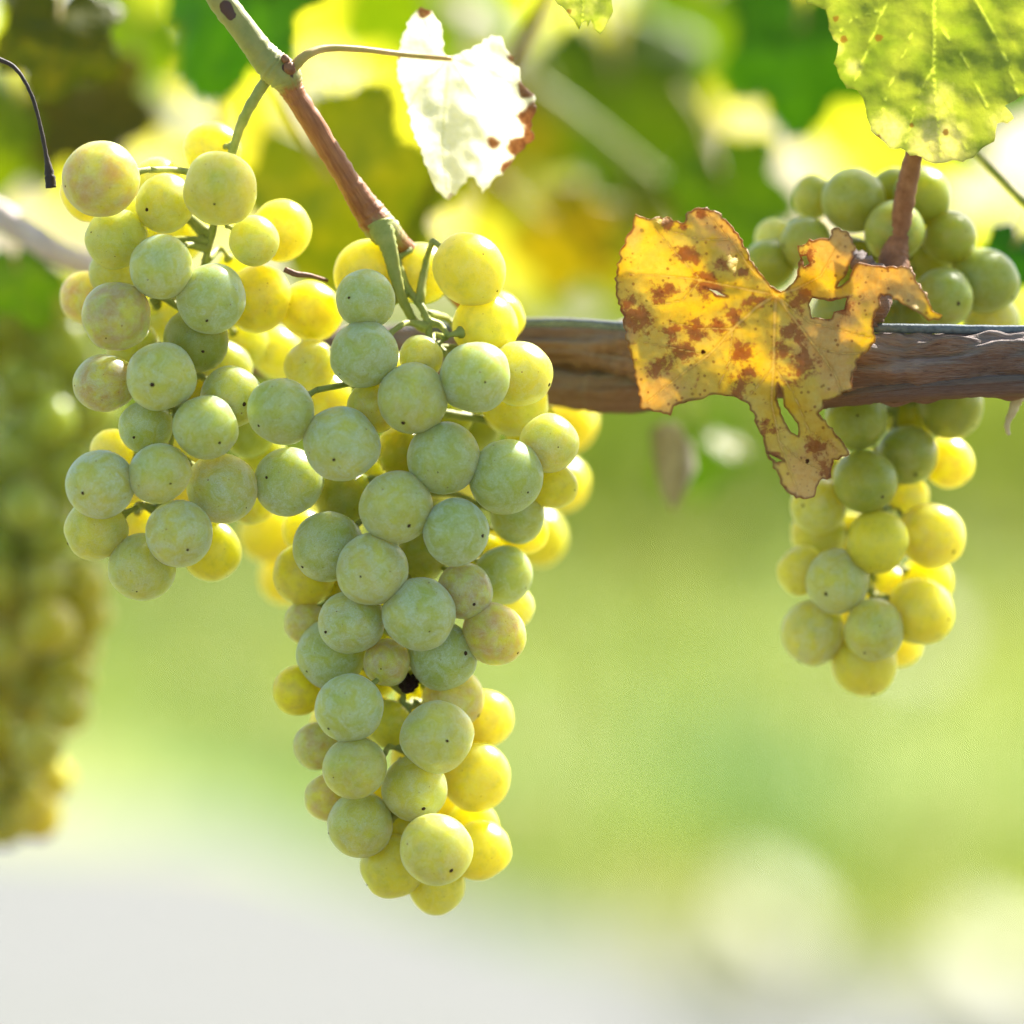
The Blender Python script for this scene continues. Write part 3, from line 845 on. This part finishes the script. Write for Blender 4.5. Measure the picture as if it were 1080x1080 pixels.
bunch_m = make_bunch("long green grape bunch with a tapering tip, hanging sharply in focus at centre", M_b,
    [(404, 236, .012), (428, 300, .012), (452, 345, .008), (446, 450, .014), (430, 600, .014), (425, 720, .014), (435, 850, .012), (452, 905, .012)], LD, GB, 5, seed=4)
bunch_l = make_bunch("short pale green grape bunch with brownish upper grapes, hanging left of the long bunch", L_b,
    [(281, 84, .004), (262, 115, .005), (248, 150, .008), (226, 235, .012), (212, 300, .014), (190, 420, .014), (165, 540, .014)], LD, GB, 6, seed=9)
bunch_r = make_bunch("green grape bunch darkened for shade behind the woody branch, yellow sunlit grapes at its tip", R_b,
    [(945, 270, .040), (950, 330, .038), (945, 430, .038), (925, 560, .038), (915, 660, .038)], RD, GB, 4, seed=15)

# the shrivelled berry
bm = bmesh.new(); bmesh.ops.create_icosphere(bm, subdivisions=4, radius=1)
for v in bm.verts: v.co *= 1+.35*noise.noise(v.co*2.2)+.12*noise.noise(v.co*6)
me = mesh_of(bm, M_raisin); o = link("grape", me, bunch_m, False)
o.location = at(431, 721, .008)-Vector(bunch_m.location); o.scale = (size(10),)*3; o['label'] = "shrivelled black grape"

# bunches out of focus
B_b = [(566, 566, 32, 0, YEL), (602, 447, 31, 0, AMB), (590, 510, 30, 1, YEL), (286, 562, 33, 0, YEL), (300, 610, 28, 1, YEL), (540, 520, 32, 1, MID), (480, 500, 32, 1, MID), (420, 540, 32, 1, MID), (350, 550, 32, 1, MID), (520, 590, 30, 1, YEL)]
make_bunch("sunlit yellow grape bunch half hidden behind the long bunch", B_b,
    [(450, 430, .09), (455, 500, .09), (452, 600, .09)], {0: .085, 1: .095}, GB, 4, seed=21)
rf = random.Random(5)
F_b = []        # fewer than a hundred berries
for k in range(2500):
    y = rf.uniform(300, 880)
    t = (y-300)/580
    c = 22-5*t+10*math.sin(t*5); hw = 85*(1-.35*t)*(1 if t < .85 else 1-.4*(t-.85)/.15)
    x = rf.uniform(c-hw, c+hw)
    if x > 95 or x < -75: continue
    r = rf.uniform(26, 30)
    if len(F_b) > 95: break
    if any(math.hypot(x-q[0], y-q[1]) < 32 for q in F_b): continue
    F_b.append((x, y, r, rf.choice((0, 1, 1, 2)), SHADED_FAR if t < .5 else OLV_SHADED))
make_bunch("large shaded grape bunch at the far left edge, strongly blurred", F_b,
    [(20, 270, .17), (22, 450, .17), (25, 650, .17), (25, 850, .17)], {0: .155, 1: .165, 2: .178}, GB, 4, seed=33)

# ------------------------------------------------------------------ woody branch, wire, shoots
def bark_tube(name, pts, seg, n, seed, groove, flat=1.0):
    S = spline(pts, n)
    P = [at(p[0], p[1], p[2]) for p in S]; rr = [size(p[3], p[2]) for p in S]
    bm = bmesh.new(); tube(bm, P, rr, seg, .12, seed, groove)
    me = mesh_of(bm, M_bark)
    a = me.attributes.new("bark", 'FLOAT_VECTOR', 'POINT')
    # tube() writes seg vertices per ring
    for i in range(len(P)):
        for k in range(seg):
            an = 2*math.pi*k/seg
            a.data[i*seg+k].vector = (i*6.0*8/n, 3*math.cos(an), 3*math.sin(an))
    return me
root = empty("woody_branch", at(1000, 385, 0.0))
bm = bmesh.new()
px_tube(bm, [(905, 352, .006, 10), (915, 335, .005, 16), (925, 318, .005, 17), (922, 295, .008, 15), (905, 275, .012, 10), (890, 268, .014, 4)], 24, 10, .5, 11)
knob = mesh_of(bm, M_bark)
kb = knob.attributes.new('bark', 'FLOAT_VECTOR', 'POINT')
for i, v in enumerate(knob.vertices): kb.data[i].vector = tuple(v.co*350)
link('spur', knob, root)
tag(root, "thick brown woody vine branch crossing behind the withered leaf", "branch")
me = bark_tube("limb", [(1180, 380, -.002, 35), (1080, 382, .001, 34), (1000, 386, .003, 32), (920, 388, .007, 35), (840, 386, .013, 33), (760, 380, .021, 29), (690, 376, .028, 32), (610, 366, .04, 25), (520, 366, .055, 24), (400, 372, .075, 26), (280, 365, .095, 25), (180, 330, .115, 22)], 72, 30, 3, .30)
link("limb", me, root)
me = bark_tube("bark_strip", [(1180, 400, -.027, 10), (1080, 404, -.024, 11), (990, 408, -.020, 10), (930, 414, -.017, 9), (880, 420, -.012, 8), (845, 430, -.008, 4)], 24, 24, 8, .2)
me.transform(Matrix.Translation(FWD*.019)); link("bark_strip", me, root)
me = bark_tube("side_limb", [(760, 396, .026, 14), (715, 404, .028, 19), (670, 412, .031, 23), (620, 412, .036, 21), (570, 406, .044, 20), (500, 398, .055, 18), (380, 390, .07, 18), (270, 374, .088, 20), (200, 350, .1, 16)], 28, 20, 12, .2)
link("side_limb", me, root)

bm = bmesh.new()
px_tube(bm, [(1300, 344, .0, 5), (1080, 348, .002, 5), (1000, 347, .003, 5), (930, 346, .004, 5), (800, 342, .010, 5), (680, 345, .02, 5), (560, 340, .036, 5), (300, 350, .105, 5), (180, 314, .13, 4), (110, 287, .135, 4), (-80, 180, .135, 4)], 14, 20, .08, 2)
tag(link("trellis_wire", mesh_of(bm, M_wire)), "blue grey trellis wire running along the top of the woody branch", "wire")

# out-of-focus branch, left edge, its sunlight painted as pale colour
bm = bmesh.new()
px_tube(bm, [(-60, 185, .10, 13), (-20, 215, .10, 14), (25, 243, .10, 15), (65, 268, .10, 14), (110, 285, .11, 13), (180, 310, .115, 13)], 14, 10, .2, 6)
tag(link("sunlit_branch", mesh_of(bm, M_sunlitlimb)), "bare branch painted pale as sunlit, sloping in from the left edge", "branch")

# the shoot with its node and the red-brown internode
root = empty("vine_shoot", at(298, 78, .002))
tag(root, "green and rust brown vine shoot slanting down between the two front bunches", "shoot")
bm = bmesh.new()
S = spline([(205, -40, .0, 15), (232, -2, .0, 14.5), (262, 38, .0, 14), (284, 66, .001, 17), (300, 80, .001, 18), (308, 95, .002, 13), (322, 118, .003, 12), (345, 155, .005, 12), (370, 195, .007, 13), (388, 222, .009, 16), (402, 240, .010, 18), (420, 256, .014, 12), (440, 272, .02, 9), (470, 300, .03, 9), (520, 350, .04, 9)], 12)
P = [at(*p[:3]) for p in S]
tube(bm, P, [size(p[3]) for p in S], 20, .12, 4)
me = mesh_of(bm, M_shoot)
ra = me.attributes.new("red", 'FLOAT', 'POINT'); da = me.attributes.new("dark", 'FLOAT', 'POINT'); ba = me.attributes.new("bark", 'FLOAT_VECTOR', 'POINT')
for i, p in enumerate(S):
    x, y = p[0], p[1]
    red = max(0, min(1, (y-78)/26)) * (1-.85*max(0, 1-abs(y-243)/24))+.06
    for k in range(20):
        ra.data[i*20+k].value = red
        an = 6.2832*k/20; ba.data[i*20+k].vector = (i*.12, 4*math.cos(an), 4*math.sin(an))
        v = me.vertices[i*20+k].co
        s = max(0, 1-(v-at(238, 8, -.003)).length/.0024, 1-(v-at(243, 16, -.003)).length/.002, 1-(v-at(303, 70, -.003)).length/.0022, 1-(v-at(310, 80, -.003)).length/.0018)
        da.data[i*20+k].value = min(1, s*1.3)
link("cane", me, root)
bm = bmesh.new()      # buds and scars at the node
for (x, y, r_) in ((306, 72, 7), (301, 62, 5), (396, 233, 7)):
    t = bmesh.ops.create_icosphere(bm, subdivisions=2, radius=size(r_))
    c = at(x, y, -.0025 if y < 100 else .007)
    for v in t['verts']:
        v.co *= 1+.4*noise.noise(v.co*900)
        v.co += c
link("bud", mesh_of(bm, M_brown), root)
bm = bmesh.new()      # bracing stalk of the long bunch and rust sliver
px_tube(bm, [(400, 236, .008, 15), (409, 258, .007, 10), (416, 285, .008, 7), (424, 315, .009, 5.5), (440, 342, .012, 4), (452, 350, .014, 3)], 12, 8, .2, 3)
link("peduncle", mesh_of(bm, M_stem), root)

bm = bmesh.new()
px_tube(bm, [(300, 284, .004, 3), (312, 289, .004, 3.4), (328, 291, .006, 2.4), (345, 296, .01, 2)], 8, 5, .2)
o = link("twig", mesh_of(bm, M_brown), bunch_l); o['label'] = "bare reddish stalk"

# brown stalk above the right bunch
bm = bmesh.new()
px_tube(bm, [(975, 120, .012, 9), (964, 162, .014, 10), (955, 205, .016, 11), (948, 245, .018, 12), (943, 272, .018, 16), (945, 300, .014, 14)], 14, 10, .15, 5)
tag(link("brown_stalk", mesh_of(bm, M_brown)), "red brown upright cane below the mottled leaf, in front of dark grapes", "cane")

# blurred canes behind
GC = "blurred thin canes behind the bunches"
for pts, mat, lab in [
    ([(600, -40, .16, 7), (575, 5, .16, 7), (545, 55, .17, 7), (520, 110, .18, 6)], M_brown, "dark red brown cane at the top, right of the bleached leaf"),
    ([(560, 85, .31, 6), (620, 130, .31, 7), (680, 180, .32, 7), (730, 215, .33, 6)], M_stem, "blurred olive brown cane slanting across the large dark leaf"),
    ([(228, 40, .16, 4), (229, 100, .16, 4), (230, 170, .16, 4)], M_stem, "thin green upright stem behind the top of the left bunch"),
    ([(1010, 140, .04, 4), (1040, 172, .04, 4.2), (1090, 222, .04, 4.5), (1130, 250, .05, 5)], M_stem, "slim green petiole sloping down to the right edge")]:
    bm = bmesh.new(); px_tube(bm, pts, 10, 8, .15, 1)
    tag(link("thin_cane", mesh_of(bm, mat)), lab, "cane", GC)

bm = bmesh.new()
px_tube(bm, [(-30, 52, .0, 2), (0, 63, .0, 2.6), (18, 74, .0, 2.2), (34, 102, .0, 2.0), (43, 135, .0, 2.2), (49, 165, .0, 2.6), (52, 183, .0, 5), (54, 198, .0, 6)], 10, 8, .25, 3)
tag(link("tendril", mesh_of(bm, M_tendril)), "dark dry tendril curving down at the upper left", "tendril")
bm = bmesh.new()
px_tube(bm, [(1110, 380, .01, 5), (1084, 404, .01, 7), (1074, 420, .01, 6), (1066, 438, .011, 4), (1062, 450, .012, 3), (1064, 458, .013, 2)], 10, 8, .4, 3)
tag(link("tendril", mesh_of(bm, M_straw)), "curled straw coloured tendril at the right edge below the branch", "tendril")

# ------------------------------------------------------------------ front leaves
def Z5(pts): return [(640+x/3, 180+y/3) for x, y in pts]
def traced_leaf(name, label, outline, holes, veins, depth, relief, mat, attrs, spacing=3.2, edge_w=9, seed=1, jag=(5, 1.2), thick=.0003):
    rnd = random.Random(seed)
    o2 = rough(outline, jag[0], jag[1], rnd); h2 = [rough(h, 4, .8, rnd) for h in holes]
    cx = sum(p[0] for p in outline)/len(outline); cy = sum(p[1] for p in outline)/len(outline)
    root = empty(name, at(cx, cy, depth))
    tag(root, label, "leaf")
    me = blade_mesh(o2, h2, spacing, veins, lambda p: at(p[0], p[1], depth+relief(p)), mat, attrs, edge_w, thick, seed)
    b = link("blade", me, root); thicken(b, thick)
    return root

out = Z5([(90,140),(130,152),(190,148),(245,165),(255,130),(290,115),(340,125),(395,170),(430,220),(450,270),(480,320),(520,362),(550,380),(580,366),(600,330),(610,280),(605,240),(640,220),(700,215),(720,180),(770,195),(785,240),(770,280),(758,325),(790,290),(850,300),(930,305),(965,305),(975,345),(1010,390),(1030,440),(1057,455),(1050,475),(1020,475),(990,450),(950,430),(900,398),(866,392),(862,430),(840,470),(850,545),(800,590),(780,640),(775,690),(740,710),(690,730),(672,765),(700,800),(740,850),(768,900),(720,915),(710,970),(670,980),(655,1037),(600,1037),(555,1000),(530,940),(505,890),(490,830),(470,790),(448,735),(400,715),(350,705),(280,725),(210,745),(202,775),(130,755),(105,750),(95,660),(75,590),(60,510),(50,450),(25,390),(30,320),(45,250),(80,180)])
holes = [Z5([(650,402),(700,412),(762,402),(752,440),(720,448),(712,470),(648,466),(640,425)]), Z5([(540,672),(552,690),(562,745),(604,800),(606,838),(584,828),(556,780),(536,720)]),
         Z5([(306,367),(345,380),(382,398),(350,392)]), Z5([(502,890),(530,905),(560,918),(535,925)]), Z5([(615,272),(632,268),(640,292),(625,305)]), Z5([(772,290),(760,325),(735,352),(728,368),(742,366),(764,345),(784,302)])]
c0 = Z5([(535, 392)])[0]
veins = [(Z5(p), w) for p, w in [
 ([(535,392),(470,435),(400,500),(320,585),(230,650),(130,730)], 3.4), ([(535,392),(420,372),(300,345),(170,330),(50,330)], 2.6), ([(535,392),(450,300),(390,220),(320,140)], 2.6),
 ([(535,392),(530,500),(528,620),(522,740),(545,860),(600,1010)], 3.4), ([(535,392),(590,470),(660,560),(720,640),(740,700)], 3.0), ([(535,392),(600,375),(680,330),(740,230)], 2.6), ([(535,392),(640,480),(760,510),(840,530)], 2.0),
 ([(400,500),(300,500),(200,480)], 1.6), ([(320,585),(200,560),(100,540)], 1.5), ([(400,500),(390,600),(350,690)], 1.6), ([(300,345),(220,260),(150,180)], 1.5), ([(300,345),(240,410),(130,430)], 1.4), ([(528,620),(470,690),(440,720)], 1.5), ([(390,220),(300,220),(200,190)], 1.4), ([(545,860),(620,920),(690,950)], 1.5), ([(660,560),(740,580),(800,580)], 1.5), ([(528,620),(590,700),(640,820),(740,890)], 1.6)]]
def dl_relief(p):
    x, y = p[0]-c0[0], p[1]-c0[1]        # px from the petiole point
    z = 0
    if x < 0: z += -.000012*abs(x)*(1+.4*math.sin(y*.03)) + .00000026*x*x   # left lobe comes forward, then bends back at its margin
    else: z += .00006*min(x, 45) - .00003*max(0, x-45)
    z += -.006*bump2(p, (890, 270), 26)+.004*bump2(p, (862, 300), 20)          # curled upper lobe
    z += .005*bump2(p, (935, 290), 30) - .004*bump2(p, (965, 325), 18)
    z += -.004*bump2(p, (900, 340), 22)
    z += .003*math.sin((x-y)*.035)*min(1, math.hypot(x, y)/60)
    z += .0022*fbm(p, .018, 4)+.0008*fbm(p, .07, 8)
    z += -.003*bump2(p, (830, 500), 30)
    d = min(seg_d(p, a, b) for a, b in zip(out, out[1:]+out[:1]))
    z += (.0035*fbm(p, .028, 21)-.0008)*math.exp(-d/9)
    for line, w in veins[:6]:
        d = min(seg_d(p, a, b) for a, b in zip(line, line[1:]))
        z += .0007*math.exp(-(d/7)**2)
    return z
brown_c = [((747,300), 26), ((757, 305), 14), ((694,312), 16), ((707,304), 12), ((722,267), 17), ((735,273), 10), ((760,278), 14), ((783,288), 14), ((705,238), 9), ((720,240), 8), ((739,226), 8), ((672,335), 24), ((665,320), 14), ((719,370), 22), ((700,385), 18), ((735,350), 22), ((757,345), 18), ((775,335), 16), ((800,318), 16), ((790,322), 12), ((783,372), 20), ((787,395), 18), ((780,410), 15), ((845,385), 30), ((835,350), 22), ((825,370), 20), ((850,270), 16), ((807,452), 14), ((817,483), 12), ((860,470), 18), ((870,495), 18), ((846,315), 18), ((888,325), 18), ((660,385), 14), ((835, 320), 10), ((690,392),16), ((710,350),16)]
tan_c = [((690,420), 40), ((665,410), 28), ((870,360), 46), ((885,395), 30), ((865,500), 42), ((855,520), 30), ((940,290), 55), ((880,260), 40), ((750,228), 26), ((770,250), 22), ((665,250), 16), ((660,350), 14), ((890,330), 25)]
traced_leaf("withered_leaf", "withered yellow vine leaf with rust brown blotches, draped over the woody branch", out, holes, veins, -.009, dl_relief, M_dead,
  {"brown": lambda p: min(1, max(bump2(p, c, r*.72) for c, r in brown_c)), "tan": lambda p: min(1, max(bump2(p, c, r) for c, r in tan_c))}, 2.2, 7, 3, (3.5, 1.6))

out = [(444,8),(430,25),(422,48),(418,74),(426,100),(432,122),(437,141),(447,165),(455,193),(464,205),(474,211),(485,198),(496,185),(503,190),(508,203),(516,196),(524,186),(533,180),(540,168),(549,160),(563,146),(560,132),(565,118),(563,100),(552,89),(546,72),(533,50),(528,40),(518,37),(500,50),(485,57),(474,61),(468,56),(467,41),(463,25),(455,12)]
pv_ = [([(474,61),(470,110),(466,150),(472,200)], 2.2), ([(474,61),(500,100),(525,140),(540,165)], 2.2), ([(474,61),(510,70),(545,90)], 2), ([(474,61),(445,90),(430,115)], 2), ([(474,61),(455,40),(446,15)], 2)]
def pl_relief(p):
    x, y = p[0]-474, p[1]-61
    return .00005*abs(x)+.004*math.sin(x*.05)*min(1, y/60)+.0015*fbm(p, .03, 2)-.004*bump2(p, (560, 120), 25)
wl = traced_leaf("bleached_leaf", "bleached white sunlit vine leaf with a brown right edge, beside the shoot", out, [], pv_, .018, pl_relief, M_pale,
  {"brown": lambda p: min(1, max(bump2(p, (566,125), 20), bump2(p, (550,155), 16), bump2(p, (545,60), 12)*.8, bump2(p, (556,75), 10), bump2(p, (545,175), 12), bump2(p, (520,150), 12)*.7, bump2(p, (448,12), 9), bump2(p, (556, 95), 12), bump2(p,(420,60),4), bump2(p, (535, 178), 9), bump2(p, (562, 145), 16), .6*bump2(p, (475, 208), 7)))}, 2.6, 7, 5, (4, 1.7))
bm = bmesh.new()
px_tube(bm, [(304, 78, .0, 7), (312, 68, -.001, 6), (325, 57, -.001, 5), (345, 51, .002, 4.2), (380, 52, .006, 3.6), (430, 58, .013, 3.2), (476, 62, .017, 3.0)], 10, 8, .1, 2)
link("petiole", mesh_of(bm, M_petiole), wl)

out = [(835,-60),(845,-10),(852,4),(872,10),(874,24),(876,37),(884,46),(880,67),(886,82),(893,93),(903,96),(911,104),(914,123),(919,138),(927,146),(933,150),(939,157),(950,156),(960,163),(972,166),(980,172),(992,173),(1005,168),(1015,170),(1026,166),(1036,156),(1048,149),(1050,138),(1052,130),(1062,130),(1069,125),(1060,112),(1070,106),(1082,100),(1100,90),(1130,60),(1150,0),(1120,-70),(1000,-120),(900,-110)]
mv = [([(985,-80),(985,0),(985,80),(992,168)], 3.4), ([(985,-80),(940,-10),(915,50),(900,92)], 3), ([(985,-80),(1030,0),(1060,60),(1075,104)], 3), ([(985,0),(960,40),(935,100),(925,142)], 1.8), ([(985,20),(1015,60),(1040,110),(1050,140)], 1.8), ([(985,70),(965,110),(955,155)], 1.6), ([(985,80),(1005,120),(1020,160)], 1.6), ([(930,10),(900,20),(880,40)], 1.5)]
def ml_relief(p):
    x, y = p[0]-985, p[1]-20
    z = -.00003*y+.00004*abs(x)+.003*fbm(p, .014, 6)+.0006*fbm(p, .06, 3)
    for line, w in mv[:3]:
        d = min(seg_d(p, a, b) for a, b in zip(line, line[1:])); z += .0008*math.exp(-(d/9)**2)
    return z
ml = traced_leaf("mottled_leaf", "fading green vine leaf with a pale dry lower lobe, in the top right corner", out, [], mv, .004, ml_relief, M_mottle,
  {"tan": lambda p: min(1, max(bump2(p, (990,160), 45), bump2(p, (935,140), 28)*.9, bump2(p, (880,50), 12), bump2(p, (1060,130), 25)*.7, bump2(p, (900,70), 14)*.8, bump2(p, (990, 110), 40)*.55)),
   "brown": lambda p: min(1, max(bump2(p, (927,40), 5), bump2(p, (890,42), 5), bump2(p, (962,132), 4)*.9, bump2(p, (997,140), 5)*.8, bump2(p, (926,145), 5)*.8, bump2(p, (882,20), 5)))}, 4.0, 8, 7)
out = [(575,-40),(580,-10),(588,4),(597,12),(606,22),(612,31),(614,24),(618,22),(620,28),(624,20),(628,30),(633,36),(640,26),(646,12),(646,-8),(655,-40)]
traced_leaf("hanging_leaf", "tip of a speckled yellow green leaf poking down at top centre", out, [], [([(612,-40),(615,0),(614,24)], 2)], .006, lambda p: .002*fbm(p, .03, 5), M_mottle,
  {"tan": lambda p: .45, "brown": lambda p: max(bump2(p, (615,26), 4), bump2(p, (600,12), 3))}, 3.0, 6, 9)

# grey withered scrap hanging below the branch
out = [(688,452),(700,444),(716,450),(730,470),(733,495),(722,520),(712,538),(704,530),(696,512),(690,480)]
traced_leaf("withered_scrap", "small grey brown withered leaf scrap hanging blurred under the branch", out, [], [([(705,450),(712,490),(710,530)], 2)], .11, lambda p: .004*math.sin(p[0]*.12), simple_mat('withered_tissue', (.24, .20, .12), (.40, .35, .24), 300, .8, .5, .0006),
  {"brown": lambda p: .75*bump2(p, (712,525), 22), "tan": lambda p: 1.0}, 4, 7, 12)
